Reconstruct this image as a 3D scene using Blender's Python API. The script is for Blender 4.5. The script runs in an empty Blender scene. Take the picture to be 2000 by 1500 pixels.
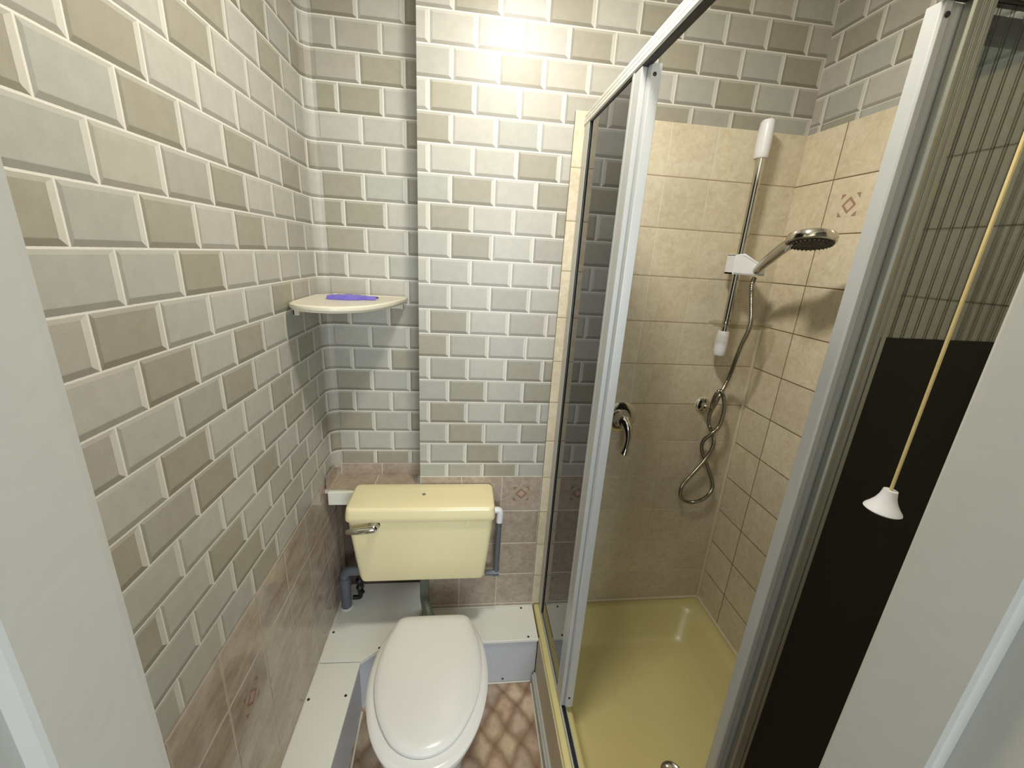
import bpy, bmesh, math, random
from mathutils import Vector, Matrix
sc = bpy.context.scene
C = sc.collection
PI = math.pi
Z0 = 1.905                       # height of the survey origin above the floor

# ------------------------------------------------------------------ camera
cam_d = bpy.data.cameras.new('camera'); cam_d.sensor_width = 36; cam_d.sensor_fit = 'HORIZONTAL'
cam_d.lens = 804.56 * 36 / 2000; cam_d.clip_start = 0.01
cam = bpy.data.objects.new('camera', cam_d); C.objects.link(cam); sc.camera = cam
def _axes(yaw, pitch, roll):
    cy, sy, cp, sp = math.cos(yaw), math.sin(yaw), math.cos(pitch), math.sin(pitch)
    f = Vector((sy*cp, cy*cp, -sp)); r = Vector((cy, -sy, 0)); u = r.cross(f)
    cr, sr = math.cos(roll), math.sin(roll)
    return cr*r + sr*u, -sr*r + cr*u, f
_r, _u, _f = _axes(0.1236, 0.3019, 0.0610)
_m = Matrix((_r, _u, -_f)).transposed().to_4x4(); _m.translation = Vector((-1.0601, -1.3690, -0.2650 + Z0))
cam.matrix_world = _m

# ------------------------------------------------------------------ world, light, exposure
w = bpy.data.worlds.new('world'); sc.world = w; w.use_nodes = True
w.node_tree.nodes['Background'].inputs[0].default_value = (0.86, 0.93, 1.0, 1)
w.node_tree.nodes['Background'].inputs[1].default_value = 0.9
def area(name, loc, rot, sx, sy, power, col):
    l = bpy.data.lights.new(name, 'AREA'); l.shape = 'RECTANGLE'; l.size = sx; l.size_y = sy; l.energy = power; l.color = col
    o = bpy.data.objects.new(name, l); C.objects.link(o); o.location = loc; o.rotation_euler = rot
    return o
area('hall_window_light', (-0.60, -3.3, 1.45), (PI/2, 0, 0), 1.1, 1.3, 56, (0.84, 0.93, 1.0))
_l = bpy.data.lights.new('ceiling_lamp_light', 'POINT'); _l.energy = 4.5; _l.color = (1.0, 0.955, 0.87); _l.shadow_soft_size = 0.07
_lo = bpy.data.objects.new('ceiling_lamp_light', _l); C.objects.link(_lo); _lo.location = (-0.90, -0.62, 2.42)
_d = bpy.data.lights.new('ceiling_lamp_disc', 'AREA'); _d.shape = 'DISK'; _d.size = 0.17; _d.energy = 16; _d.color = (1.0, 0.955, 0.87)
_do = bpy.data.objects.new('ceiling_lamp_disc', _d); C.objects.link(_do); _do.location = (-0.90, -0.62, 2.462)
vs = sc.view_settings
vs.view_transform = 'Standard'; vs.look = 'None'; vs.exposure = -0.22; vs.gamma = 1.0; vs.use_curve_mapping = False

# ------------------------------------------------------------------ node helpers
def lin(c):
    return tuple((x/12.92 if x <= 0.04045 else ((x+0.055)/1.055)**2.4) for x in c)
def rgb(r, g, b): return lin((r/255, g/255, b/255)) + (1,)
class NT:
    def __init__(s, name):
        s.m = bpy.data.materials.new(name); s.m.use_nodes = True; s.t = s.m.node_tree
        s.b = s.t.nodes['Principled BSDF']; s.out = s.t.nodes['Material Output']
    def n(s, k, **kw):
        x = s.t.nodes.new(k)
        for a, v in kw.items(): setattr(x, a, v)
        return x
    def put(s, sock, v):
        if isinstance(v, bpy.types.NodeSocket): s.t.links.new(v, sock)
        else: sock.default_value = v
    def ma(s, op, a, b=0.0, c=None):
        x = s.n('ShaderNodeMath', operation=op); s.put(x.inputs[0], a)
        if op not in ('ABSOLUTE', 'FLOOR', 'FRACT', 'SINE', 'SQRT'): s.put(x.inputs[1], b)
        if c is not None: s.put(x.inputs[2], c)
        return x.outputs[0]
    def mix(s, f, a, b, mode='MIX'):
        x = s.n('ShaderNodeMix', data_type='RGBA', blend_type=mode)
        s.put(x.inputs[0], f); s.put(x.inputs[6], a); s.put(x.inputs[7], b); return x.outputs[2]
    def noise(s, scale, detail=3, rough=0.5, vec=None, dist=0.0):
        x = s.n('ShaderNodeTexNoise'); x.inputs['Scale'].default_value = scale; x.inputs['Detail'].default_value = detail
        x.inputs['Roughness'].default_value = rough; x.inputs['Distortion'].default_value = dist
        s.t.links.new(vec if vec is not None else s.pos(), x.inputs['Vector']); return x
    def pos(s):
        if not hasattr(s, '_p'): s._p = s.n('ShaderNodeTexCoord').outputs['Object']
        return s._p
    def ramp(s, f, stops):
        x = s.n('ShaderNodeValToRGB'); s.put(x.inputs[0], f); e = x.color_ramp.elements
        while len(e) < len(stops): e.new(0.5)
        for i, (p, c) in enumerate(stops): e[i].position = p; e[i].color = c
        return x.outputs[0]
    def bump(s, h, strength=0.3, dist=0.001):
        x = s.n('ShaderNodeBump'); x.inputs['Strength'].default_value = strength; x.inputs['Distance'].default_value = dist
        s.put(x.inputs['Height'], h); s.t.links.new(x.outputs[0], s.b.inputs['Normal'])
    def set(s, col=None, rough=None, metal=None, spec=None, coat=None):
        if col is not None: s.put(s.b.inputs['Base Color'], col)
        if rough is not None: s.put(s.b.inputs['Roughness'], rough)
        if metal is not None: s.put(s.b.inputs['Metallic'], metal)
        if spec is not None: s.b.inputs['Specular IOR Level'].default_value = spec
        if coat is not None: s.b.inputs['Coat Weight'].default_value = coat; s.b.inputs['Coat Roughness'].default_value = 0.05
        return s.m

def plain(name, col, rough=0.5, metal=0.0, var=0.06, scale=12, spec=None, coat=None, bump=0.0, bscale=120):
    """a colour broken up by a little procedural mottling"""
    s = NT(name); c = rgb(*col)
    nz = s.noise(scale, 4)
    a = tuple(x*(1-var) for x in c[:3]) + (1,); b = tuple(min(1, x*(1+var)) for x in c[:3]) + (1,)
    s.set(s.mix(nz.outputs[0], a, b), rough, metal, spec, coat)
    if bump: s.bump(s.noise(bscale, 3).outputs[0], bump, 0.001)
    return s.m

# ---- metro-brick wallpaper print: each brick carries its own UV (0..1) and its own tint
def wallpaper_mat():
    s = NT('metro_brick_wallpaper')
    uv = s.n('ShaderNodeUVMap'); uv.uv_map = 'unit'
    sp = s.n('ShaderNodeSeparateXYZ'); s.t.links.new(uv.outputs[0], sp.inputs[0])
    W, H, M = 0.130, 0.080, 0.0016
    x = s.ma('MULTIPLY', sp.outputs[0], W); y = s.ma('MULTIPLY', sp.outputs[1], H)
    wob = s.noise(160, 2)
    wj = s.ma('MULTIPLY', s.ma('SUBTRACT', wob.outputs[0], 0.5), 0.0009)
    x = s.ma('ADD', x, wj); y = s.ma('ADD', y, wj)
    dl = s.ma('SUBTRACT', x, M); dr = s.ma('SUBTRACT', W-M, x)
    db = s.ma('SUBTRACT', y, M); dt = s.ma('SUBTRACT', H-M, y)
    dmin = s.ma('MINIMUM', s.ma('MINIMUM', dl, dr), s.ma('MINIMUM', db, dt))
    mortar = s.ma('LESS_THAN', dmin, 0.0)
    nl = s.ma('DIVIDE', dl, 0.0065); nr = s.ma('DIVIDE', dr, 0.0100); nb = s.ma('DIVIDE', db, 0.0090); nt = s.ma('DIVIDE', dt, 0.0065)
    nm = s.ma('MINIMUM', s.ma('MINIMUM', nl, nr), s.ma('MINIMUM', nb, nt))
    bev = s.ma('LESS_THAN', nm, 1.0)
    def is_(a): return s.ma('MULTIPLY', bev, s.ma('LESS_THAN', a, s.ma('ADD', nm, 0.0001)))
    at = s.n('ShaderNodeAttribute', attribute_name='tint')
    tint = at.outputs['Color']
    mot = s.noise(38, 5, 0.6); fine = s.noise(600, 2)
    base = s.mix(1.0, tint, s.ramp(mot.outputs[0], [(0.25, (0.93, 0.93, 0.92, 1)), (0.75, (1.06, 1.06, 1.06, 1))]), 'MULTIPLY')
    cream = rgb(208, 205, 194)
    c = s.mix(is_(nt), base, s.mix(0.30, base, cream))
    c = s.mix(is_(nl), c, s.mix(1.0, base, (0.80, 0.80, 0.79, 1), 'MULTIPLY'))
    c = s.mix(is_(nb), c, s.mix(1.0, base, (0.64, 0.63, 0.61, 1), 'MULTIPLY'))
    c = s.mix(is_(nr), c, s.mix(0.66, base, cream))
    # thin printed line round the centre panel
    edge = s.ma('MULTIPLY', s.ma('GREATER_THAN', nm, 1.0), s.ma('LESS_THAN', nm, 1.12))
    c = s.mix(s.ma('MULTIPLY', edge, 0.35), c, s.mix(1.0, base, (0.80, 0.79, 0.77, 1), 'MULTIPLY'))
    c = s.mix(mortar, c, rgb(216, 213, 203))
    c = s.mix(1.0, c, s.ramp(fine.outputs[0], [(0.2, (0.95, 0.95, 0.95, 1)), (0.8, (1.04, 1.04, 1.04, 1))]), 'MULTIPLY')
    s.set(c, 0.40, spec=0.45)
    s.bump(s.noise(420, 3).outputs[0], 0.25, 0.0006)
    return s.m

# ---- ceramic wall tile: grout from the unit UV, marbling, optional printed diamond motif
def tile_mat(name, ca, cb, gv, gh, gw=0.0035, rough=0.22, streak=False):
    s = NT(name)
    uv = s.n('ShaderNodeUVMap'); uv.uv_map = 'unit'
    sp = s.n('ShaderNodeSeparateXYZ'); s.t.links.new(uv.outputs[0], sp.inputs[0])
    u, v = sp.outputs[0], sp.outputs[1]
    at = s.n('ShaderNodeAttribute', attribute_name='tint')
    big = s.noise(9, 5, 0.62, dist=0.6); mid = s.noise(42, 6, 0.65, dist=1.0)
    if streak:
        mp = s.n('ShaderNodeMapping'); s.t.links.new(s.pos(), mp.inputs[0]); mp.inputs['Scale'].default_value = (1, 0.35, 1)
        mp.inputs['Rotation'].default_value = (0.8, 0, 0)
        mid = s.noise(30, 6, 0.65, vec=mp.outputs[0], dist=0.8)
    f = s.ma('MULTIPLY_ADD', mid.outputs[0], 0.65, s.ma('MULTIPLY', big.outputs[0], 0.35))
    c = s.ramp(f, [(0.36, rgb(*cb)), (0.60, rgb(*ca))])
    c = s.mix(1.0, c, at.outputs['Color'], 'MULTIPLY')
    # motif
    p = s.ma('ABSOLUTE', s.ma('SUBTRACT', u, 0.5)); q = s.ma('ABSOLUTE', s.ma('SUBTRACT', v, 0.5))
    d = s.ma('ADD', p, q)
    ring = s.ma('MULTIPLY', s.ma('GREATER_THAN', d, 0.095), s.ma('LESS_THAN', d, 0.155))
    core = s.ma('LESS_THAN', d, 0.095)
    tri = s.ma('MULTIPLY', s.ma('LESS_THAN', s.ma('MAXIMUM', p, q), 0.20), s.ma('GREATER_THAN', d, 0.30))
    flag = s.ma('LESS_THAN', at.outputs['Alpha'], 0.5)
    mt = s.ma('MULTIPLY', s.ma('MAXIMUM', ring, tri), flag)
    c = s.mix(s.ma('MULTIPLY', mt, 0.75), c, rgb(140, 96, 74))
    c = s.mix(s.ma('MULTIPLY', s.ma('MULTIPLY', core, flag), 0.30), c, rgb(205, 160, 140))
    # grout
    T = 0.152
    x = s.ma('MULTIPLY', u, T); y = s.ma('MULTIPLY', v, T); g = gw/2
    ev = s.ma('MINIMUM', x, s.ma('SUBTRACT', T, x)); eh = s.ma('MINIMUM', y, s.ma('SUBTRACT', T, y))
    isv = s.ma('LESS_THAN', ev, g); ish = s.ma('LESS_THAN', eh, g)
    c = s.mix(isv, c, rgb(*gv)); c = s.mix(ish, c, rgb(*gh))
    gr = s.ma('MAXIMUM', isv, ish)
    s.set(c, s.ma('MULTIPLY_ADD', gr, 0.5, rough), spec=0.5)
    e = s.ma('MINIMUM', ev, eh)
    pil = s.n('ShaderNodeMapRange'); s.put(pil.inputs[0], e); pil.inputs[1].default_value = g*0.6; pil.inputs[2].default_value = g+0.003
    s.bump(s.ma('ADD', pil.outputs[0], s.ma('MULTIPLY', mid.outputs[0], 0.25)), 0.5, 0.001)
    return s.m

def glass_mat(name, tint, ribs=None, fres=1.5, rough=0.02, haze=0.0):
    s = NT(name)
    tr = s.n('ShaderNodeBsdfTransparent'); gl = s.n('ShaderNodeBsdfGlossy'); gl.inputs['Roughness'].default_value = rough
    gl.inputs['Color'].default_value = (0.95, 0.95, 0.95, 1)
    fr = s.n('ShaderNodeFresnel'); ge = s.n('ShaderNodeNewGeometry'); s.put(fr.inputs[0], s.ma('MULTIPLY_ADD', ge.outputs['Backfacing'], 1/fres - fres, fres))
    mx = s.n('ShaderNodeMixShader')
    col = tint + (1,)
    if ribs:
        sp = s.n('ShaderNodeSeparateXYZ'); s.t.links.new(s.pos(), sp.inputs[0])
        t = s.ma('FRACT', s.ma('MULTIPLY', sp.outputs[ribs[0]], 1/ribs[1]))
        a = s.ma('LESS_THAN', s.ma('ABSOLUTE', s.ma('SUBTRACT', t, 0.36)), 0.05)
        g = a
        col = s.mix(g, col, tuple(x*ribs[2] for x in tint) + (1,))
    s.put(tr.inputs[0], col)
    body = tr.outputs[0]
    if haze:
        tl = s.n('ShaderNodeBsdfTranslucent'); hx = s.n('ShaderNodeMixShader'); hx.inputs[0].default_value = haze
        s.put(tl.inputs[0], s.mix(1.0, col, (0.42, 0.43, 0.40, 1), 'MULTIPLY')); s.t.links.new(tr.outputs[0], hx.inputs[1]); s.t.links.new(tl.outputs[0], hx.inputs[2]); body = hx.outputs[0]
    s.t.links.new(fr.outputs[0], mx.inputs[0]); s.t.links.new(body, mx.inputs[1]); s.t.links.new(gl.outputs[0], mx.inputs[2])
    s.t.links.new(mx.outputs[0], s.out.inputs[0])
    return s.m

def vinyl_mat():
    s = NT('pebble_print_vinyl')
    sp = s.n('ShaderNodeSeparateXYZ'); s.t.links.new(s.pos(), sp.inputs[0])
    dn = s.noise(14, 3); dv = s.ma('MULTIPLY', s.ma('SUBTRACT', dn.outputs[0], 0.5), 0.75)
    k = 1/0.092
    X = s.ma('MULTIPLY', sp.outputs[0], k); Y = s.ma('MULTIPLY', sp.outputs[1], k*0.72)
    a = s.ma('ADD', s.ma('ADD', X, Y), dv); b = s.ma('ADD', s.ma('SUBTRACT', X, Y), s.ma('MULTIPLY', dv, -0.8))
    fa = s.ma('SUBTRACT', s.ma('FRACT', a), 0.5); fb = s.ma('SUBTRACT', s.ma('FRACT', b), 0.5)
    pa = s.ma('POWER', s.ma('ABSOLUTE', fa), 3.2); pb = s.ma('POWER', s.ma('ABSOLUTE', fb), 3.2)
    r = s.ma('POWER', s.ma('ADD', pa, pb), 1/3.2)        # rounded diamonds
    cv = s.n('ShaderNodeCombineXYZ'); s.put(cv.inputs[0], s.ma('FLOOR', a)); s.put(cv.inputs[1], s.ma('FLOOR', b))
    wn = s.n('ShaderNodeTexWhiteNoise', noise_dimensions='2D'); s.t.links.new(cv.outputs[0], wn.inputs[0])
    cell = s.ramp(wn.outputs[0], [(0.0, rgb(206, 186, 154)), (0.3, rgb(196, 168, 140)), (0.55, rgb(172, 154, 136)), (0.8, rgb(214, 192, 164))])
    n2 = s.noise(30, 4)
    cell = s.mix(1.0, cell, s.ramp(n2.outputs[0], [(0.3, (0.80, 0.78, 0.76, 1)), (0.7, (1.08, 1.06, 1.04, 1))]), 'MULTIPLY')
    c = s.mix(s.ramp(r, [(0.22, (0, 0, 0, 1)), (0.60, (1, 1, 1, 1))]), cell, rgb(128, 98, 70))
    s.set(c, 0.45); s.bump(s.ma('SUBTRACT', 1.0, r), 0.25, 0.002)
    return s.m

WP = wallpaper_mat()
TILE_SH = tile_mat('cream_marbled_tile_pale_joints', (216, 207, 184), (198, 186, 158), (212, 204, 184), (158, 140, 110), gw=0.003)
TILE_SH2 = tile_mat('cream_marbled_tile_cream_joints', (212, 202, 178), (194, 180, 152), (204, 194, 170), (208, 198, 174), gw=0.003)
TILE_R = tile_mat('cream_marbled_tile_brown_joints', (220, 209, 184), (202, 188, 158), (120, 100, 70), (108, 88, 58), gw=0.0032)
TILE_L = tile_mat('taupe_marbled_tile', (186, 174, 158), (152, 134, 116), (178, 168, 150), (200, 190, 172), gw=0.0032, rough=0.12, streak=True)
TILE_B = tile_mat('grey_pink_marbled_tile', (176, 162, 146), (150, 134, 118), (196, 186, 172), (210, 202, 188), gw=0.0035, rough=0.25)
PLASTER = plain('bare_purple_brown_plaster', (96, 80, 72), 0.9, var=0.3, scale=20)
CEIL = plain('white_ceiling_paint', (232, 230, 222), 0.8, var=0.02)
HALLP = plain('hall_wall_paint', (214, 212, 204), 0.8, var=0.03)
GLOSSW = plain('off_white_gloss_paint', (180, 179, 170), 0.42, var=0.035, scale=26, bump=0.35, bscale=70)
BOARD = plain('white_melamine_board', (228, 228, 216), 0.35, var=0.03, scale=8)
BOARDF = plain('white_painted_board_face', (190, 192, 196), 0.4, var=0.04, scale=8)
DARKGAP = plain('dirty_dark_edge', (70, 62, 50), 0.8, var=0.3, scale=60)
SCREW = plain('rusty_black_screw', (34, 24, 18), 0.5, var=0.2, scale=200)
CISTERN = plain('primrose_yellow_plastic', (234, 222, 176), 0.22, var=0.03, scale=5, spec=0.5)
TRAYM = plain('primrose_yellow_tray', (208, 196, 136), 0.30, var=0.05, scale=10, bump=0.12, bscale=300)
SEATM = plain('white_thermoset_seat', (220, 219, 213), 0.16, var=0.015, scale=4, spec=0.55)
BOWLM = plain('white_vitreous_china', (212, 213, 210), 0.10, var=0.015, scale=4, spec=0.6)
CHROME = plain('worn_chrome', (196, 194, 186), 0.10, 1.0, var=0.05, scale=40)
DCHROME = plain('dull_chrome_hose', (150, 146, 132), 0.24, 1.0, var=0.1, scale=80)
DARKR = plain('black_rubber_face', (30, 30, 28), 0.5, var=0.15, scale=90)
ALU = plain('satin_aluminium', (186, 188, 186), 0.36, 0.35, var=0.03, scale=10)
ALUD = plain('aged_aluminium', (158, 158, 146), 0.28, 0.75, var=0.06, scale=14)
WPL = plain('white_plastic', (226, 226, 226), 0.3, var=0.015, scale=10)
ALU_LIT = plain('satin_aluminium_lit', (226, 226, 218), 0.36, 0.2, var=0.03, scale=10)  # same satin aluminium, lamplight on the top rail painted into the colour
BLACK = plain('black_channel_rubber', (12, 11, 10), 0.5, var=0.2, scale=40)
GREYP = plain('grey_waste_plastic', (96, 100, 106), 0.35, var=0.06, scale=30)
GREENP = plain('grey_green_flush_pipe', (92, 100, 88), 0.45, var=0.15, scale=30)
COPPER = plain('painted_copper_pipe', (176, 158, 150), 0.4, var=0.12, scale=40)
CREAMS = plain('cream_sealant', (212, 200, 172), 0.45, var=0.06, scale=60)
WSEAL = plain('white_sealant', (214, 210, 196), 0.5, var=0.12, scale=40)
SHELFM = plain('off_white_enamel_shelf', (214, 208, 188), 0.35, var=0.05, scale=30)
PURPLE = plain('purple_film', (110, 100, 190), 0.25, var=0.18, scale=60)
CORD = plain('yellowed_cord', (206, 186, 130), 0.8, var=0.1, scale=200, bump=0.5, bscale=900)
PLINTH = plain('beige_wood_grain_board', (192, 178, 148), 0.45, var=0.08, scale=12)
VINYL = vinyl_mat()
GL_SIDE = glass_mat('smoked_side_glass', (0.13, 0.13, 0.115), fres=1.56, rough=0.03)
GL_FRONT = glass_mat('smoked_reeded_glass', (0.775, 0.80, 0.80), ribs=(0, 0.0225, 0.28), rough=0.08, haze=0.15)
DARK_SHEET = plain('near_black_sheet', (17, 18, 11), 0.45, var=0.25, scale=30, spec=0.25)
CLEARP = glass_mat('clear_plastic', (0.90, 0.89, 0.85), fres=1.45, rough=0.08)
LAMPG = NT('glowing_opal_glass'); LAMPG.set(rgb(250, 245, 230), 0.3)
LAMPG.b.inputs['Emission Color'].default_value = (1.0, 0.93, 0.80, 1); LAMPG.b.inputs['Emission Strength'].default_value = 5; LAMPG = LAMPG.m

# ------------------------------------------------------------------ mesh helpers
def link(name, bm, mats, parent=None, smooth=False, label=None):
    me = bpy.data.meshes.new(name)
    bm.normal_update(); bm.to_mesh(me); bm.free()
    if not isinstance(mats, (list, tuple)): mats = [mats]
    for m in mats: me.materials.append(m)
    o = bpy.data.objects.new(name, me); C.objects.link(o)
    if smooth:
        for p in me.polygons: p.use_smooth = True
        try: me.set_sharp_from_angle(angle=math.radians(38))
        except Exception: pass
    if parent: o.parent = parent; o.matrix_parent_inverse = parent.matrix_world.inverted()
    if label: o['label'] = label
    return o
def thing(name, label, cat, loc, group=None):
    o = bpy.data.objects.new(name, None); C.objects.link(o); o.location = (loc[0], loc[1], loc[2] + Z0)
    o.empty_display_size = 0.05; o['label'] = label; o['category'] = cat
    if group: o['group'] = group
    bpy.context.view_layer.update()
    return o
def tag(o, label, cat): o['label'] = label; o['category'] = cat; return o
def struct(name, bm, mats, smooth=False):
    o = link(name, bm, mats, None, smooth); o['kind'] = 'structure'; return o
def V(x, y, z): return Vector((x, y, z + Z0))
def box(bm, x0, x1, y0, y1, z0, z1, bev=0.0, mi=0, seg=2):
    b2 = bmesh.new()
    vs_ = [b2.verts.new(V(x, y, z)) for z in (z0, z1) for y in (y0, y1) for x in (x0, x1)]
    for q in ((0, 2, 3, 1), (4, 5, 7, 6), (0, 1, 5, 4), (2, 6, 7, 3), (0, 4, 6, 2), (1, 3, 7, 5)):
        b2.faces.new([vs_[i] for i in q])
    if bev: bmesh.ops.bevel(b2, geom=list(b2.edges), offset=bev, segments=seg, affect='EDGES', profile=0.5)
    merge(bm, b2, mi)
def merge(bm, b2, mi=0):
    mp = {v: bm.verts.new(v.co) for v in b2.verts}
    for f in b2.faces:
        try:
            g = bm.faces.new([mp[v] for v in f.verts]); g.material_index = mi; g.smooth = f.smooth
        except ValueError: pass
    b2.free()
def B(*a, **k):
    bm = bmesh.new(); box(bm, *a, **k); return bm
def loft(bm, rings, cap0=True, cap1=True, mi=0, closed=False):
    rv = [[bm.verts.new(p) for p in r] for r in rings]; n = len(rv[0])
    rr = list(range(len(rv)-1))
    for i in rr:
        for j in range(n):
            f = bm.faces.new((rv[i][j], rv[i][(j+1) % n], rv[i+1][(j+1) % n], rv[i+1][j])); f.material_index = mi
    if closed:
        for j in range(n):
            f = bm.faces.new((rv[-1][j], rv[-1][(j+1) % n], rv[0][(j+1) % n], rv[0][j])); f.material_index = mi
        return
    if cap0: bm.faces.new(list(reversed(rv[0]))).material_index = mi
    if cap1: bm.faces.new(rv[-1]).material_index = mi
def tube(bm, pts, r, n=12, rr=None, mi=0, cap=True):
    """sweep a circle along world points"""
    pts = [Vector(p) for p in pts]; t0 = (pts[1]-pts[0]).normalized()
    nrm = t0.orthogonal().normalized(); rings = []
    for i, p in enumerate(pts):
        t = ((pts[min(i+1, len(pts)-1)] - pts[max(i-1, 0)])).normalized()
        nrm = (nrm - t*nrm.dot(t)).normalized(); bi = t.cross(nrm)
        q = rr[i] if rr else r
        rings.append([p + (nrm*math.cos(2*PI*k/n) + bi*math.sin(2*PI*k/n))*q for k in range(n)])
    loft(bm, rings, cap, cap, mi)
def lathe(bm, o, axis, prof, n=32, mi=0):
    """prof: (distance along axis, radius)"""
    a = Vector(axis).normalized(); u = a.orthogonal().normalized(); w_ = a.cross(u); o = Vector(o)
    loft(bm, [[o + a*d + (u*math.cos(2*PI*k/n) + w_*math.sin(2*PI*k/n))*max(r, 1e-4) for k in range(n)] for d, r in prof], mi=mi)
def spline(pts, n=8):
    P = [Vector(p) for p in pts]; out = []
    for i in range(len(P)-1):
        a = P[max(i-1, 0)]; b = P[i]; c = P[i+1]; d = P[min(i+2, len(P)-1)]
        for k in range(n):
            t = k/n; out.append(0.5*((2*b) + (c-a)*t + (2*a-5*b+4*c-d)*t*t + (3*b-a-3*c+d)*t**3))
    out.append(P[-1]); return out
def prism(bm, poly, z0, z1, bev=0.0, mi=0):
    b2 = bmesh.new()
    loft(b2, [[V(x, y, z0) for x, y in poly], [V(x, y, z1) for x, y in poly]])
    bmesh.ops.recalc_face_normals(b2, faces=list(b2.faces))
    if bev: bmesh.ops.bevel(b2, geom=list(b2.edges), offset=bev, segments=2, affect='EDGES', profile=0.5)
    merge(bm, b2, mi)

# ------------------------------------------------------------------ patterned wall surfaces
TINTS = {'L': (174, 171, 161), 'G': (166, 166, 156), 'P': (173, 168, 156), 'M': (163, 159, 148),
         'T': (153, 148, 132), 'B': (150, 146, 128), 'W': (181, 179, 171)}
class Surf:
    """a plan path (list of (x,y)), faced with printed bricks / tiles as individual quads"""
    def __init__(s, path):
        s.path = [Vector((a, b)) for a, b in path]; s.k = [0.0]
        for i in range(1, len(path)): s.k.append(s.k[-1] + (s.path[i]-s.path[i-1]).length)
        s.bm = bmesh.new(); s.uv = s.bm.loops.layers.uv.new('unit'); s.tc = s.bm.loops.layers.float_color.new('tint')
    def at(s, d):
        for i in range(1, len(s.k)):
            if d <= s.k[i] + 1e-9 or i == len(s.k)-1:
                t = (d - s.k[i-1])/(s.k[i]-s.k[i-1]); return s.path[i-1].lerp(s.path[i], t)
    def quad(s, a, b, z0, z1, ua, ub, va, vb, tint, mi):
        cuts = [a] + [k for k in s.k if a+1e-6 < k < b-1e-6] + [b]
        for p, q in zip(cuts, cuts[1:]):
            P, Q = s.at(p), s.at(q)
            up = ua + (ub-ua)*(p-a)/(b-a); uq = ua + (ub-ua)*(q-a)/(b-a)
            vv = [s.bm.verts.new(V(P.x, P.y, z0)), s.bm.verts.new(V(Q.x, Q.y, z0)), s.bm.verts.new(V(Q.x, Q.y, z1)), s.bm.verts.new(V(P.x, P.y, z1))]
            f = s.bm.faces.new(vv); f.material_index = mi
            for l, t in zip(f.loops, ((up, va), (uq, va), (uq, vb), (up, vb))): l[s.uv].uv = t; l[s.tc] = tint
    def grid(s, a, b, z0, z1, s0, zr, W, H, stagger, tintf, mi):
        """cells of W x H; joints at s0 + k W, bed joints at zr + k H"""
        r0 = math.floor((z0 - zr)/H + 1e-6); r1 = math.ceil((z1 - zr)/H - 1e-6)
        for r in range(r0, r1):
            off = s0 + (W/2 if (stagger and r % 2) else 0)
            c0 = math.floor((a - off)/W + 1e-6); c1 = math.ceil((b - off)/W - 1e-6)
            for c in range(c0, c1):
                A, Bq = off + c*W, off + (c+1)*W; za, zb = zr + r*H, zr + (r+1)*H
                a_, b_, y0, y1 = max(A, a), min(Bq, b), max(za, z0), min(zb, z1)
                if b_-a_ < 1e-4 or y1-y0 < 1e-4: continue
                s.quad(a_, b_, y0, y1, (a_-A)/W, (b_-A)/W, (y0-za)/H, (y1-za)/H, tintf(r, c), mi)
    def plainq(s, a, b, z0, z1, mi): s.quad(a, b, z0, z1, 0.3, 0.7, 0.3, 0.7, (1, 1, 1, 1), mi)
def hash_tint(seed, table=None):
    def f(r, c):
        if table and (r in table):
            c0, st = table[r]
            if 0 <= c-c0 < len(st): k = st[c-c0]
            else: k = None
        else: k = None
        rnd = random.Random((r*7919 + c*104729 + seed*131) & 0xffffff)
        if k is None: k = rnd.choice('LLLGGPPPMTTB' if True else 'L')
        j = rnd.uniform(0.97, 1.03); t = lin(tuple(x/255 for x in TINTS[k]))
        return (t[0]*j, t[1]*j, t[2]*j, 1)
    return f
def tile_tint(seed, motif=()):
    def f(r, c):
        rnd = random.Random((r*3571 + c*7717 + seed*97) & 0xffffff); j = rnd.uniform(0.94, 1.05)
        return (j, j*rnd.uniform(0.985, 1.0), j*rnd.uniform(0.96, 1.0), 0.0 if (r, c) in motif else 1.0)
    return f
XL, YF, ZC = -1.546, -1.08, 0.65       # left wall, front wall, ceiling
YR = 0.105                             # back of the recess
XE = -1.209                            # recess / chimney edge
XS = -0.752                            # edge of the tile strip
BH = 0.0799

# left wall, wrapping a soft corner into the recess
R = 0.035
arc = [(XL + R - R*math.cos(t), YR - R + R*math.sin(t)) for t in [i*PI/2/6 for i in range(7)]]
S = Surf([(XL, YF)] + arc)
LT = 0.1325; CO = 0
S.grid(0, S.k[-1], -1.078, ZC, (-0.712 - LT/2 - YF), -0.288, LT, BH, True, hash_tint(3, {
    5: (CO+2, 'TLTLL'), 4: (CO+1, 'LTLLL'), 3: (CO-1, 'LTLLLLM'), 2: (CO-1, 'TGTLTLTL'), 1: (CO-1, 'GPMTLLML'), 0: (CO-1, 'TGTLTLMLL'),
    -1: (CO-1, 'GGBLLLLMM'), -2: (CO-1, 'MTGLLBML'), -3: (CO-2, 'LLTLTLGL'), -4: (CO-1, 'MLMTLLTL'), -5: (CO-2, 'LLTLLTLL'), -6: (CO-1, 'TMTLMTLL'),
    -7: (CO-2, 'MLLLTLML'), -8: (CO-1, 'TLTLMMLT'), -9: (CO-2, 'GGLTLMLL'), -10: (CO-1, 'MPLTLML')}), 0)
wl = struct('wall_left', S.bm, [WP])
S = Surf([(XL, YF), (XL, 0.155)])
S.grid(0, S.k[-1], -Z0, -1.078, (-0.039 - YF), -1.237, 0.158, 0.152, False, tile_tint(5, {(-1, -4)}), 0)
S.plainq(0, 0.002, -Z0, -1.9, 0)
t1 = struct('wall_left_tiling', S.bm, [TILE_L])

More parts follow.
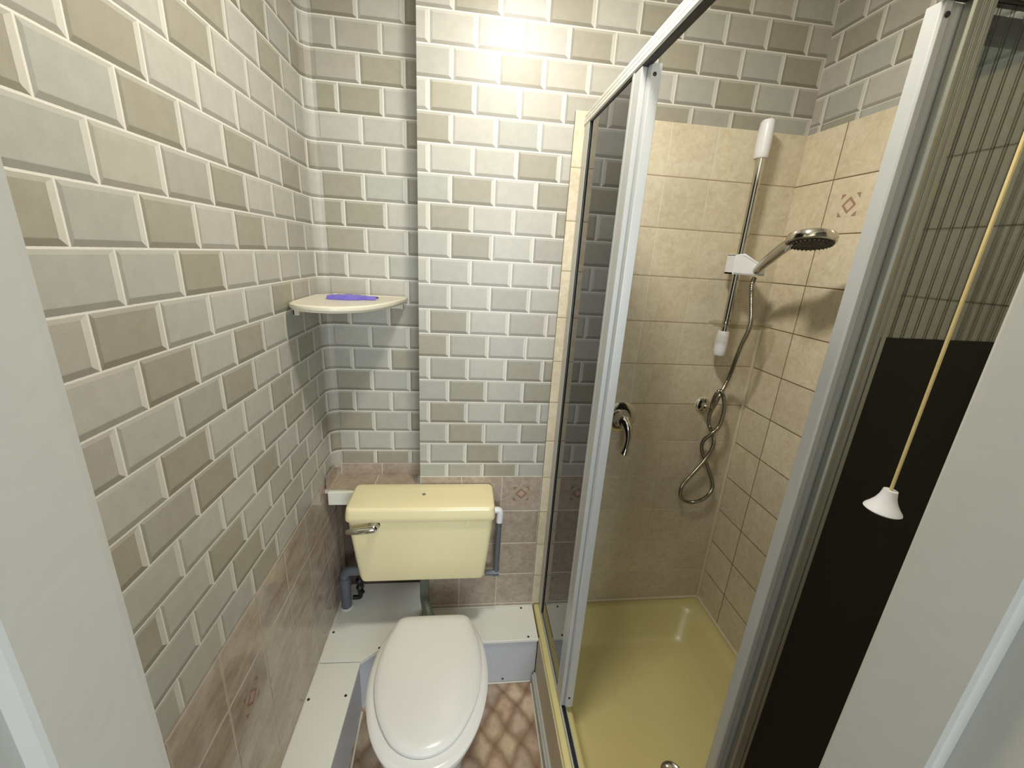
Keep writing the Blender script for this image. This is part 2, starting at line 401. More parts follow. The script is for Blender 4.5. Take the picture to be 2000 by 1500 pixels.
S = Surf([(XL + R, YR), (XE, YR), (XE, 0.0)])
off = (-1.515) - (XL + R)
S.grid(0, S.k[-1], -1.060, ZC, off, -0.288+0.001, 0.1305, BH, True, hash_tint(11, {8: (-1, 'LTLT'), 7: (-1, 'MMLM'), 6: (-1, 'LMBT'), 5: (-1, 'BBLB'), 4: (-1, 'TLLT'), 3: (-1, 'MMLT'),
    2: (-1, 'LTGT'), 1: (-1, 'BBLM'), 0: (-1, 'LTLT'), -1: (-1, 'MLGM'), -2: (-1, 'LLLM'), -3: (-1, 'TLTT'), -4: (-1, 'LLLM'), -5: (-1, 'GGTM'),
    -6: (-1, 'TTGT'), -7: (-1, 'TLLM'), -8: (-1, 'LTGT'), -9: (-1, 'LLLM'), -10: (-1, 'LTTM')}), 0)
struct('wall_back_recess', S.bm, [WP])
S = Surf([(XL + 0.004, -0.003), (XL + 0.010, YR - 0.002), (XE, YR - 0.002)])
S.grid(0, S.k[-1], -1.111, -1.060, 0.126, -1.212, 0.152, 0.152, False, tile_tint(2), 0)
struct('wall_back_recess_tiling', S.bm, [TILE_B])
bm = bmesh.new(); box(bm, XL-0.02, XE, 0.155, 0.2, -Z0, -1.10)
struct('wall_back_recess_lower', bm, [PLASTER])

# chimney breast / shower back wall
S = Surf([(XE, 0.0), (0.0, 0.0)])
rows = {1: 'LTLLLML', 0: 'LTWTLTLTLT', 4: None}
bt = {9: 'LTWTLT', 8: 'LLLLTLTMGB', 7: 'GLTPLLGTGM', 6: 'LTGPMLTMTG', 5: 'TLGLMTPMLM', 4: 'LLLTLTMGB',
      3: 'GTLTTML', 2: 'PTLLTLM', 1: 'GTLM', 0: 'LGLLL', -1: 'GLML', -2: 'LTLM', -3: 'TMLL', -4: 'LMLT', -5: 'GTLTL', -6: 'LTLM', -7: 'GTLML', -8: 'LGTLM', -9: 'GMTLM'}
ZB = -0.366
table = {}
for r, st in bt.items():
    table[r] = (0 if r % 2 else -1, st)
S.grid(0, XS - XE, -1.0585, ZC, (-1.174 - XE) - 0.065 + 0.065, ZB, 0.1303, BH, True, hash_tint(7, {r: (-1, st) for r, st in bt.items()}), 0)
S.grid(XS - XE, -XE, 0.148, ZC, (-1.174 - XE), ZB, 0.1303, BH, True, hash_tint(7, {r: (-1, st) for r, st in bt.items()}), 0)
SHT = 0.1515
S.grid(0, XS - XE, -Z0, -1.0585, (-0.905 - XE), -1.2105, 0.152, 0.1505, False, tile_tint(4, {(0, 0)}), 3)
S.grid(XS - XE, -XE, -0.76, 0.148, (-XE - 0.146 - 4*SHT), 0.0, SHT, SHT, False, tile_tint(6), 1)
S.grid(XS - XE, -XE, -Z0, -0.76, (-XE - 0.146 - 4*SHT), 0.0, SHT, SHT, False, tile_tint(8), 2)
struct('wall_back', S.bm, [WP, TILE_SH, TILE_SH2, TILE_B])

# right wall
S = Surf([(0.0, 0.0), (0.0, YF)])
S.grid(0, S.k[-1], 0.166, ZC, 0.046, 0.166, 0.130, BH, True, hash_tint(19, {0: (0, 'GLL'), 1: (-1, 'LGTL'), 2: (0, 'TML'), 3: (0, 'LTL')}), 0)
S.grid(0, S.k[-1], 0.148, 0.166, 0.046, 0.125, 0.130, BH, False, lambda r, c: hash_tint(19)(3, c), 0)
S.grid(0, S.k[-1], -Z0, 0.148, 0.1476, 0.0, SHT, SHT, False, tile_tint(9, {(-1, 0)}), 1)
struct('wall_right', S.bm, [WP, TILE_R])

# front wall round the doorway, ceiling, floor, hall
JL, JR, HD = -1.318, -0.632, 0.16
bm = bmesh.new()
box(bm, -2.6, JL-0.03, YF-0.10, YF, -Z0, ZC); box(bm, JR+0.03, 1.2, YF-0.10, YF, -Z0, ZC)
box(bm, JL-0.03, JR+0.03, YF-0.10, YF, HD+0.03, ZC)
struct('wall_front', bm, [HALLP])
bm = bmesh.new(); box(bm, XL-0.3, 0.3, YF-0.05, 0.3, ZC, ZC+0.05); struct('ceiling', bm, [CEIL])
bm = bmesh.new(); box(bm, XL-0.3, 0.3, -1.18, 0.3, -Z0-0.05, -Z0); struct('floor', bm, [VINYL])
HC = plain('hall_carpet', (120, 112, 102), 0.95, var=0.15, scale=200)
bm = bmesh.new(); box(bm, -2.6, 1.2, -3.6, -1.18, -Z0-0.05, -Z0); struct('floor_hall', bm, [HC])
bm = bmesh.new()
# hall back wall with the window opening the daylight comes through
box(bm, -2.6, -1.35, -3.5, -3.4, -Z0, ZC); box(bm, -0.15, 1.2, -3.5, -3.4, -Z0, ZC)
box(bm, -1.35, -0.15, -3.5, -3.4, -Z0, -0.85); box(bm, -1.35, -0.15, -3.5, -3.4, 0.55, ZC)
struct('wall_hall_back', bm, [HALLP])

# ------------------------------------------------------------------ door frame: rebated lining, room side at YF
def jamb(bm, x, s):
    """profile in plan; s=+1 for the left jamb (opening to +x)"""
    pr = [(x-s*0.035, YF), (x-s*0.004, YF), (x-s*0.0005, YF-0.004), (x, YF-0.010), (x, YF-0.077), (x-s*0.002, YF-0.080), (x-s*0.015, YF-0.080), (x-s*0.015, YF-0.155), (x-s*0.035, YF-0.155)]
    prism(bm, pr, -Z0, HD, 0.0)
bm = bmesh.new(); jamb(bm, JL, 1); jl = struct('door_1', bm, [GLOSSW])
bm = bmesh.new(); jamb(bm, JR, -1); o = link('right_jamb', bm, GLOSSW, jl)
bm = bmesh.new(); box(bm, JL-0.035, JR+0.035, YF-0.155, YF, HD, HD+0.03, 0.002); link('head_lining', bm, GLOSSW, jl)
# architrave on the room side
# ------------------------------------------------------------------ tile strip and back trims
S = Surf([(XS, 0.0), (XS, -0.009), (XS+0.037, -0.009), (XS+0.037, 0.0)])
S.grid(0, S.k[-1], -1.66, 0.150, -0.05, 0.0, SHT, SHT, False, tile_tint(12), 0)
S.plainq(0, 0.004, -1.66, 0.15, 0)
bm2 = S.bm; vv = [bm2.verts.new(V(XS, 0, .150)), bm2.verts.new(V(XS, -.009, .150)), bm2.verts.new(V(XS+.037, -.009, .150)), bm2.verts.new(V(XS+.037, 0, .150))]
bm2.faces.new(vv); struct('trim_1', S.bm, [TILE_SH])
# recess ledge: tiled top with white batten on its front
S = Surf([(-1.53, YR), (XE, YR)])
bm = bmesh.new(); uvl = bm.loops.layers.uv.new('unit'); tcl = bm.loops.layers.float_color.new('tint')
T_ = 0.152
xs = [-1.546, -1.530, -1.530+T_, XE-0.004]
for a, b in zip(xs, xs[1:]):
    vv = [bm.verts.new(V(a, -0.004, -1.111)), bm.verts.new(V(b, -0.004, -1.111)), bm.verts.new(V(b, YR, -1.111)), bm.verts.new(V(a, YR, -1.111))]
    f = bm.faces.new(vv)
    for l, t in zip(f.loops, ((0, .25), ((b-a)/T_, .25), ((b-a)/T_, .985), (0, .985))): l[uvl].uv = t; l[tcl] = (1.0, .97, .9, 1)
box(bm, XL, XE-0.004, -0.003, 0.155, -1.127, -1.1112, mi=0)
struct('trim_2', bm, [TILE_B])
struct('trim_3', B(-1.534, XE-0.002, -0.018, -0.004, -1.166, -1.1135, 0.002), [BOARD])
# sealant beads
bm = bmesh.new()
tube(bm, [V(-0.004, -0.004, -0.46), V(-0.004, -0.004, -1.665)], 0.006, 8)
tube(bm, [V(-0.700, -0.003, -1.663), V(-0.003, -0.003, -1.663), V(-0.003, -0.005, -1.663)], 0.006, 8)
tube(bm, [V(-0.003, -0.003, -1.663), V(-0.003, -0.72, -1.663)], 0.006, 8)
struct('trim_4', bm, [CREAMS], True)
bm = bmesh.new()
tube(bm, [V(XL+0.002, -1.07, -1.681), V(XL+0.002, 0.14, -1.681)], 0.003, 6)
tube(bm, [V(XE, -0.001, -1.677), V(-0.745, -0.001, -1.677)], 0.003, 6)
tube(bm, [V(-1.402, -0.235, -1.903), V(-1.372, -1.07, -1.903)], 0.004, 6)
tube(bm, [V(-0.98, -0.1595, -1.902), V(-0.763, -0.1595, -1.902)], 0.003, 6)
tube(bm, [V(-0.762, -0.17, -1.903), V(-0.768, -1.07, -1.903)], 0.003, 6)
struct('trim_5', bm, [WSEAL], True)

# ------------------------------------------------------------------ shower tray and its plinth
def rrect(x0, x1, y0, y1, r, z, n=8):
    pts = []
    for cx, cy, a0 in ((x1-r, y1-r, 0), (x0+r, y1-r, PI/2), (x0+r, y0+r, PI), (x1-r, y0+r, 1.5*PI)):
        for i in range(n+1): a = a0 + i*PI/2/n; pts.append(V(cx + r*math.cos(a), cy + r*math.sin(a), z))
    return pts
tray = thing('shower_tray', 'primrose yellow square shower tray set in the tiled corner behind the glass screens', 'shower tray', (-0.37, -0.39, -1.78))
bm = bmesh.new()
TX0, TX1, TY0, TY1 = -0.742, -0.0005, -0.768, -0.0005
rg = [rrect(TX0+.004, TX1, TY0, TY1, .006, -1.80), rrect(TX0, TX1, TY0, TY1, .008, -1.676), rrect(TX0+.002, TX1-.001, TY0+.002, TY1-.001, .008, -1.668), rrect(TX0+.006, TX1-.004, TY0+.006, TY1-.004, .01, -1.666),
      rrect(-.690, -.050, -.712, -.036, .062, -1.667), rrect(-.683, -.058, -.705, -.043, .062, -1.672), rrect(-.677, -.066, -.699, -.052, .062, -1.684),
      rrect(-.660, -.118, -.677, -.110, .060, -1.745), rrect(-.650, -.130, -.669, -.122, .056, -1.757), rrect(-.636, -.146, -.657, -.138, .050, -1.762)]
loft(bm, rg, True, True); bmesh.ops.recalc_face_normals(bm, faces=list(bm.faces)); link('basin', bm, TRAYM, tray, True)
bm = bmesh.new(); lathe(bm, V(-.392, -.58, -1.7615), (0, 0, 1), [(0, .034), (.003, .034), (.004, .030), (.002, .026), (-.001, .012)], 28); link('drain_grate', bm, CHROME, tray, True)
bm = bmesh.new(); box(bm, TX0-0.004, TX0+0.004, YF+.01, -0.161, -Z0, -1.676); 
struct('trim_6', bm, [PLINTH])
bm = bmesh.new()
prism(bm, [(-.746, -.168), (-.746, YF+.01), (-.764, YF+.01), (-.760, -.168)], -Z0, -1.856, 0.0)
prism(bm, [(-.746, -.168), (-.746, YF+.01), (-.757, YF+.01), (-.754, -.168)], -1.856, -1.846, 0.0)
struct('baseboard_right', bm, [GLOSSW])

# ------------------------------------------------------------------ white pipe boxing
bx = thing('pipe_boxing', 'L-shaped white boarded pipe boxing behind and left of the toilet', 'boxing', (-1.3, -0.1, -1.9))
ZT = -1.680
bm = bmesh.new(); prism(bm, [(XL+.002, -0.213), (-1.400, -0.216), (-1.333, -0.162), (-1.203, -0.162), (-1.203, 0.152), (XL+.002, 0.152)], ZT-.012, ZT, .0012); tp = link('top_board', bm, BOARD, bx)
bm = bmesh.new(); prism(bm, [(-1.2005, -0.162), (-0.746, -0.162), (-0.746, -.001), (-1.2005, -.001)], ZT-.012, ZT, .0012); tp2 = link('top_board', bm, BOARD, bx)
bm = bmesh.new(); prism(bm, [(XL+.002, -0.2155), (-1.400, -0.2185), (-1.420, YF+.005), (XL+.002, YF+.005)], ZT-.012, ZT, .0012); tp3 = link('top_board', bm, BOARD, bx)
bm = bmesh.new(); prism(bm, [(-1.322, -.156), (-.748, -.156), (-.748, -.148), (-1.322, -.148)], -Z0, ZT-.012); link('front_board', bm, BOARDF, bx)
bm = bmesh.new(); prism(bm, [(-1.404, -.222), (-1.322, -.156), (-1.330, -.148), (-1.412, -.214)], -Z0, ZT-.012); link('angled_board', bm, BOARDF, bx)
bm = bmesh.new(); prism(bm, [(-1.404, -.222), (-1.412, -.214), (-1.432, YF+.005), (-1.424, YF+.005)], -Z0, ZT-.012); link('side_board', bm, BOARDF, bx)
# dark gap line under the overhanging front edge
bm = bmesh.new(); box(bm, -1.2024, -1.2006, -.162, -.001, ZT-.012, ZT-.003); link('joint_gap', bm, DARKGAP, bx); bm = bmesh.new(); box(bm, XL+.004, -1.400, -.2156, -.2134, ZT-.012, ZT-.003); link('joint_gap', bm, DARKGAP, bx)
def screw(par, x, y, z, ax=(0, 0, 1), r=0.0045):
    bm = bmesh.new(); lathe(bm, V(x, y, z), ax, [(-.002, r*.6), (0, r), (.0012, r*.9), (.0018, r*.3)], 12); link('screw', bm, SCREW, par, True)
for x, y, z, pr_ in [(-.795, -.012, ZT, tp2), (-.784, -.150, ZT, tp2), (-1.345, -.166, ZT, tp), (-1.540+.01, -.09, ZT, tp), (-1.535, -.34, ZT, tp3), (-1.420, -.335, ZT, tp3), (-1.533, -.72, ZT, tp3)]:
    screw(pr_, x, y, z)
screw(bx, -.875, -.1565, -1.885, (0, -1, 0))

# ------------------------------------------------------------------ toilet
AX = -1.141
toilet = thing('toilet', 'white toilet with closed oval lid standing in front of the yellow cistern', 'toilet', (AX, -0.42, -Z0))
def seat_ring(z, half, yb, yt, bw, n=56, x0=AX):
    """egg outline: squared narrow back at yb, round tip at yt; half = greatest half width, bw = back half width"""
    pts = []; L = yb - yt; yc = yt + L*0.50
    for i in range(n):
        a = 2*PI*i/n; s_, c_ = math.sin(a), math.cos(a)
        if c_ <= 0:    # front half: ellipse
            x = half*s_; y = yc + (yc-yt)*c_*1.0
        else:          # back half narrows to bw
            e = 0.62; yy = (yb-yc)*(abs(c_)**e)
            t = yy/(yb-yc); full = half*(1-t**2.0) + bw*(t**2.0)
            x = full*math.copysign(min(1, abs(s_)**0.45) if t > .8 else 1, s_) if t > .0 else half*s_
            lim = 1.0
            if t > 0.93: lim = math.sqrt(max(0, 1 - ((t-0.93)/0.07)**2))*0.14 + 0.86 if t < .999 else None
            x = full*math.copysign(1, s_)*(lim if lim is not None else 1) if abs(s_) > 1e-6 else 0
            if t > .999 or abs(s_) < .30: x = bw*s_/.30*0.86 if abs(s_) < .30 else x
            y = yc + yy
        pts.append((x0 + x, y, z))
    return pts
def outline(ctrl, z, sx=1.0, grow=0.0, n=72):
    """closed smooth loop through half-outline control points (dx, y), mirrored about the axis"""
    half_ = [(d, y) for d, y in ctrl]
    full = half_ + [(-d, y) for d, y in reversed(half_) if d > 1e-6]
    P = [Vector((d, y, 0)) for d, y in full]; m = len(P); dense = []
    for i in range(m):
        a, b, c, d = P[i-1], P[i], P[(i+1) % m], P[(i+2) % m]
        for k in range(8):
            t = k/8; dense.append(0.5*((2*b) + (c-a)*t + (2*a-5*b+4*c-d)*t*t + (3*b-a-3*c+d)*t**3))
    cy = sum(p.y for p in dense)/len(dense); out = []
    cum = [0]
    for i in range(len(dense)): cum.append(cum[-1] + (dense[(i+1) % len(dense)] - dense[i]).length)
    for k in range(n):
        d = cum[-1]*k/n; i = max(j for j in range(len(dense)) if cum[j] <= d + 1e-12)
        seg = cum[i+1]-cum[i]; p = dense[i].lerp(dense[(i+1) % len(dense)], (d-cum[i])/seg if seg > 0 else 0)
        q0 = dense[i-1]; q1 = dense[(i+1) % len(dense)]; tg = (q1-q0).normalized(); nr = Vector((tg.y, -tg.x, 0))
        if nr.dot(p - Vector((0, cy, 0))) < 0: nr = -nr
        p = p + nr*grow
        out.append(V(AX + p.x*sx, p.y, z))
    return out
LID = [(0.0, -.645), (.042, -.637), (.082, -.612), (.115, -.568), (.140, -.515), (.155, -.455), (.158, -.390), (.150, -.325), (.135, -.275), (.122, -.240), (.104, -.223), (.055, -.220), (0, -.220)]
RIM = [(0.0, -.682), (.050, -.672), (.095, -.645), (.134, -.595), (.160, -.535), (.176, -.465), (.178, -.395), (.168, -.325), (.148, -.270), (.128, -.238), (.105, -.226), (.05, -.224), (0, -.224)]
def stack(ctrl, spec): 
    bm = bmesh.new(); loft(bm, [outline(ctrl, z, 1.0, g) for z, g in spec]); bmesh.ops.recalc_face_normals(bm, faces=list(bm.faces)); return bm
bm = bmesh.new()
rings = [outline(LID, -1.4915, 1, -.004), outline(LID, -1.490, 1, 0), outline(LID, -1.481, 1, .0005), outline(LID, -1.4765, 1, -.004), outline(LID, -1.473, 1, -.014)]
base_ = outline(LID, -1.470, 1, -.03)
cy = -.43
for q, z in ((1.0, -1.4705), (.75, -1.4678), (.5, -1.4665), (.30, -1.4661), (.15, -1.4659), (.06, -1.4658), (.015, -1.4658)):
    rings.append([V(AX + (p.x-AX)*q, cy + (p.y-cy)*q, z) for p in base_])
loft(bm, rings); bmesh.ops.recalc_face_normals(bm, faces=list(bm.faces)); link('lid', bm, SEATM, toilet, True)
bm = bmesh.new()
def hole(z): return [V(AX + (p.x-AX)*.62, -.44 + (p.y+.44)*.62, z) for p in outline(RIM, z)]
loft(bm, [outline(RIM, -1.512, 1, -.004), outline(RIM, -1.508, 1, 0), outline(RIM, -1.500, 1, 0), outline(RIM, -1.495, 1, -.005), outline(RIM, -1.4925, 1, -.014), hole(-1.4925), hole(-1.512)], closed=True)
bmesh.ops.recalc_face_normals(bm, faces=list(bm.faces)); link('seat', bm, SEATM, toilet, True)
bm = bmesh.new()
def sc_ring(z, f, cyy, fy): return [V(AX + (p.x-AX)*f, cyy + (p.y+.45)*fy, z) for p in outline(RIM, z)]
loft(bm, [sc_ring(-Z0, .60, -.40, .66), sc_ring(-Z0+.02, .62, -.40, .68), sc_ring(-Z0+.05, .56, -.40, .62), sc_ring(-1.76, .52, -.40, .60), sc_ring(-1.68, .60, -.415, .70), sc_ring(-1.60, .80, -.435, .86), sc_ring(-1.55, .93, -.446, .955), sc_ring(-1.525, .97, -.45, .98), sc_ring(-1.513, .965, -.45, .975)])
bmesh.ops.recalc_face_normals(bm, faces=list(bm.faces)); link('bowl', bm, BOWLM, toilet, True)
bm = bmesh.new()
tube(bm, [V(AX+.005, -.20, -1.560), V(AX+.005, -.26, -1.565), V(AX+.005, -.30, -1.58)], .034, 20); link('inlet_horn', bm, BOWLM, toilet, True)
for s_ in (-1, 1):
    bm = bmesh.new(); tube(bm, [V(AX+s_*.075-.02, -.232, -1.492), V(AX+s_*.075+.02, -.232, -1.492)], .010, 14); link('hinge', bm, SEATM, toilet, True)

# ------------------------------------------------------------------ cistern
cis = thing('toilet_cistern', 'primrose yellow wall-hung cistern with chrome lever above the toilet', 'cistern', (-1.19, -0.08, -1.41))
def rr4(x0, x1, y0, y1, r, z): return rrect(x0, x1, y0, y1, r, z, 5)
bm = bmesh.new()
loft(bm, [rr4(-1.400, -.975, -.118, -.006, .016, -1.417), rr4(-1.408, -.968, -.126, -.003, .018, -1.411), rr4(-1.4115, -.9645, -.130, -.003, .018, -1.395),
          rr4(-1.4205, -.9555, -.1400, -.003, .018, -1.30), rr4(-1.430, -.947, -.1525, -.003, .018, -1.18), rr4(-1.432, -.946, -.1545, -.003, .018, -1.13)])
bmesh.ops.recalc_face_normals(bm, faces=list(bm.faces)); link('tank', bm, CISTERN, cis, True)
bm = bmesh.new()
loft(bm, [rr4(-1.436, -.942, -.1605, -.003, .020, -1.140), rr4(-1.4395, -.939, -.1640, -.003, .020, -1.135), rr4(-1.4395, -.939, -.1645, -.003, .020, -1.120), rr4(-1.437, -.941, -.1620, -.003, .020, -1.100),
          rr4(-1.4355, -.9425, -.1605, -.004, .020, -1.0925), rr4(-1.432, -.946, -.1570, -.006, .018, -1.0885), rr4(-1.427, -.951, -.152, -.010, .018, -1.0872), rr4(-1.36, -1.01, -.11, -.04, .016, -1.0865)])
bmesh.ops.recalc_face_normals(bm, faces=list(bm.faces)); lid = link('lid', bm, CISTERN, cis, True)
bm = bmesh.new(); lathe(bm, V(-1.188, -.077, -1.0862), (0, 0, 1), [(0, .0065), (.0012, .0065), (.0012, .003), (.0003, .0015)], 16); link('screw_cap', bm, ALUD, lid, True)
bm = bmesh.new(); lathe(bm, V(-1.344, -.154, -1.152), (0, -1, 0), [(0, .019), (.004, .019), (.009, .015), (.020, .013), (.026, .014), (.031, .011), (.033, .004)], 22)
tube(bm, [V(-1.342, -.180, -1.151), V(-1.362, -.184, -1.1515), V(-1.39, -.186, -1.154), V(-1.415, -.184, -1.157), V(-1.428, -.183, -1.159)], .01, 14, rr=[.0125, .0125, .0115, .0095, .007])
link('flush_lever', bm, CHROME, cis, True, label='chrome flush lever')
bm = bmesh.new(); lathe(bm, V(-1.032, -.153, -1.158), (0, -1, 0), [(0, .013), (.002, .013), (.003, .011), (.0032, .004)], 20); link('blanking_plug', bm, CISTERN, cis, True)
bm = bmesh.new(); lathe(bm, V(-1.188, -.078, -1.413), (0, 0, -1), [(0, .024), (.010, .023), (.013, .018)], 20); link('outlet_nut', bm, CISTERN, cis, True)

# ------------------------------------------------------------------ pipes
fp = thing('flush_pipe', 'grey-green bent flush pipe dropping from the cistern to the toilet', 'pipe', (-1.188, -.078, -1.60))
bm = bmesh.new(); tube(bm, spline([V(-1.188, -.078, -1.42), V(-1.188, -.078, -1.49), V(-1.187, -.080, -1.545), V(-1.170, -.115, -1.578), V(-1.148, -.165, -1.585), V(-1.140, -.205, -1.575)], 6), .017, 18); link('tube', bm, GREENP, fp, True)
bm = bmesh.new(); tube(bm, [V(-1.1565, -.145, -1.583), V(-1.143, -.185, -1.581), V(-1.139, -.225, -1.572)], .028, 20, rr=[.022, .031, .033]); link('cone_seal', bm, BLACK, fp, True)
op = thing('overflow_pipe', 'grey overflow pipe with white elbow at the right side of the cistern', 'pipe', (-.915, -.05, -1.45))
bm = bmesh.new(); tube(bm, [V(-.914, -.06, -1.215), V(-.915, -.055, -1.44)], .0105, 16); 
tube(bm, spline([V(-.915, -.055, -1.425), V(-.915, -.055, -1.447), V(-.928, -.056, -1.452), V(-.957, -.058, -1.450)], 4), .0115, 14); link('pipe', bm, GREYP, op, True)
bm = bmesh.new(); tube(bm, spline([V(-.940, -.062, -1.165), V(-.925, -.062, -1.164), V(-.914, -.062, -1.172), V(-.914, -.062, -1.215)], 5), .0125, 16); link('elbow', bm, WPL, op, True, label='white plastic elbow')
bm = bmesh.new(); tube(bm, [V(-.905, -.055, -1.451), V(-.926, -.056, -1.452)], .0145, 14); link('elbow_collar', bm, GREYP, op, True)
wp_ = thing('waste_pipe', 'thick grey plastic waste pipe bending behind the left side of the cistern', 'pipe', (-1.522, .06, -1.68))
bm = bmesh.new(); tube(bm, spline([V(-1.512, .03, -1.679), V(-1.512, .03, -1.60), V(-1.512, .03, -1.535), V(-1.506, .03, -1.510), V(-1.480, .03, -1.500), V(-1.38, .03, -1.497)], 6), .0195, 20); link('pipe', bm, GREYP, wp_, True)
bm = bmesh.new(); tube(bm, [V(-1.512, .03, -1.53), V(-1.512, .03, -1.575)], .0225, 20); link('collar', bm, GREYP, wp_, True)
bm = bmesh.new(); lathe(bm, V(-1.512, .03, -1.680), (0, 0, 1), [(0, .0245), (.003, .0235), (.005, .0205)], 20); link('sealant_ring', bm, WSEAL, wp_, True, label='white sealant ring')
sp_ = thing('supply_pipe', 'thin pale water pipe in the shadowed recess left of the cistern', 'pipe', (-1.50, .11, -1.60))
bm = bmesh.new(); tube(bm, [V(-1.478, .10, -1.128), V(-1.478, .10, -1.679)], .0095, 12); link('pipe', bm, COPPER, sp_, True)
bm = bmesh.new(); tube(bm, [V(-1.478, .10, -1.285), V(-1.478, .10, -1.335)], .0125, 12); link('coupling', bm, COPPER, sp_, True)
vv_ = thing('isolating_valve', 'black tap valve under the grey pipe left of the cistern', 'valve', (-1.47, .04, -1.62))
bm = bmesh.new(); tube(bm, spline([V(-1.458, .04, -1.522), V(-1.458, .04, -1.60), V(-1.458, .04, -1.635), V(-1.466, .04, -1.642), V(-1.489, .04, -1.643)], 4), .009, 12); lathe(bm, V(-1.458, .04, -1.545), (0, 0, -1), [(0, .012), (.012, .017), (.024, .012), (.034, .010), (.045, .016), (.06, .011)], 12); link('body', bm, BLACK, vv_, True)
bm = bmesh.new(); tube(bm, [V(-1.458, .04, -1.600), V(-1.440, .02, -1.600)], .006, 10); link('handle', bm, BLACK, vv_, True)
bp_ = thing('feed_pipe', 'short black pipe under the ledge at the upper left of the cistern', 'pipe', (-1.49, .09, -1.22))
bm = bmesh.new(); tube(bm, spline([V(-1.525, .155, -1.195), V(-1.50, .12, -1.205), V(-1.46, .07, -1.225), V(-1.428, .02, -1.240)], 4), .009, 10); link('pipe', bm, BLACK, bp_, True)

# ------------------------------------------------------------------ corner shelf and the wrapper on it
sh = thing('corner_shelf', 'off-white quarter-round corner shelf in the left rear corner', 'shelf', (-1.46, 0.0, -.43))
def quarter(z, g):
    ctr = [(-1.542, -.158), (-1.530, -.188), (-1.500, -.215), (-1.450, -.232), (-1.395, -.227), (-1.340, -.188), (-1.302, -.120), (-1.278, -.045), (-1.262, .040), (-1.257, .085), (-1.257, .100)]
    P = [p.xy for p in spline([(a, b, 0) for a, b in ctr], 4)]
    out = []
    for i, p in enumerate(P):
        a, b = P[max(i-1, 0)], P[min(i+1, len(P)-1)]; t = (b-a).normalized(); nr = Vector((t.y, -t.x)); q = p + nr*g; q.x = max(q.x, XL+.003); q.y = min(q.y, YR-.003); out.append(V(q.x, q.y, z))
    out += [V(-1.500, .101, z), V(-1.524, .085, z), V(XL+.003, .060, z)]
    return out
bm = bmesh.new(); loft(bm, [quarter(-.4405, -.010), quarter(-.4395, -.004), quarter(-.4355, -.003), quarter(-.434, 0), quarter(-.430, .001), quarter(-.4245, 0), quarter(-.4215, -.006), quarter(-.4235, -.014)])
bmesh.ops.recalc_face_normals(bm, faces=list(bm.faces)); link('board', bm, SHELFM, sh, True)
bm = bmesh.new(); box(bm, XL+.001, XL+.006, -.135, .060, -.463, -.441, .001); box(bm, XL+.001, XL+.020, -.135, .060, -.4420, -.4395, .0008); prism(bm, [(XL+.002, -.135), (XL+.018, -.135), (XL+.018, -.131), (XL+.002, -.131)], -.463, -.441); link('bracket', bm, SHELFM, sh)
bm = bmesh.new(); box(bm, -1.49, -1.272, YR-.007, YR-.001, -.463, -.441, .001); box(bm, -1.49, -1.272, YR-.022, YR-.001, -.4420, -.4395, .0008); box(bm, -1.276, -1.272, YR-.020, YR-.002, -.463, -.441); link('bracket', bm, SHELFM, sh)
# crumpled purple film packet
bm = bmesh.new(); rnd = random.Random(5)
nx, ny = 16, 7; g = {}
for i in range(nx+1):
    for j in range(ny+1):
        u, v = i/nx, j/ny
        wd = 0.026 + 0.016*math.sin(PI*min(1, u*1.15)) - (0.010 if .72 < u < .8 else 0)
        x = -1.478 + .140*u + rnd.uniform(-.0015, .0015); y = -.030 + .028*u + (v-.5)*2*wd + rnd.uniform(-.002, .002)
        hgt = .012*math.sin(PI*v)**.6*(.55+.45*math.sin(PI*min(1, u+.1))) + rnd.uniform(0, .0025)*(0 < v < 1)
        g[i, j] = bm.verts.new(V(x, y, -.4225 + hgt))
for i in range(nx):
    for j in range(ny): bm.faces.new((g[i, j], g[i+1, j], g[i+1, j+1], g[i, j+1]))
bot = [g[i, 0] for i in range(nx+1)] + [g[nx, j] for j in range(1, ny+1)] + [g[i, ny] for i in range(nx-1, -1, -1)] + [g[0, j] for j in range(ny-1, 0, -1)]
bm.faces.new(list(reversed(bot)))
o = link('wrapper', bm, PURPLE, None, False); tag(o, 'crumpled purple plastic wrapper lying on the corner shelf', 'wrapper')

# ------------------------------------------------------------------ shower enclosure
en = thing('shower_enclosure', 'corner-entry shower screen with aluminium frame and smoked panes', 'shower screen', (-.715, -.4, -1.665))
XO, YO = -.722, -.745                   # outer faces of the side and the front screen
def ang_rail(bm, o_, i_, z0, z1, mi=0, bev=.001):
    """L-shaped rail between two offsets measured inward from the outer faces"""
    x0, x1 = XO + o_, XO + i_; y0, y1 = YO + o_, YO + i_
    prism(bm, [(x0, -.002), (x0, y0), (-.002, y0), (-.002, y1), (x1, y1), (x1, -.002)], z0, z1, bev, mi)
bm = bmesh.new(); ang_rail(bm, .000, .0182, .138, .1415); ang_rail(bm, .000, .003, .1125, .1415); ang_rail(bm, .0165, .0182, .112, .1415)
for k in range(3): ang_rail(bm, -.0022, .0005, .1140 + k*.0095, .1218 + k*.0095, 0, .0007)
link('top_rail', bm, ALU_LIT, en)
bm = bmesh.new(); ang_rail(bm, .003, .0163, .108, .137); link('runner_channel', bm, BLACK, en, label='black underside of the top rail')
bm = bmesh.new(); ang_rail(bm, .000, .005, -1.666, -1.653); ang_rail(bm, .018, .021, -1.666, -1.656); link('bottom_rail', bm, ALU, en)
bm = bmesh.new(); ang_rail(bm, .005, .018, -1.666, -1.661); link('bottom_channel', bm, BLACK, en, label='black runner groove of the bottom rail')
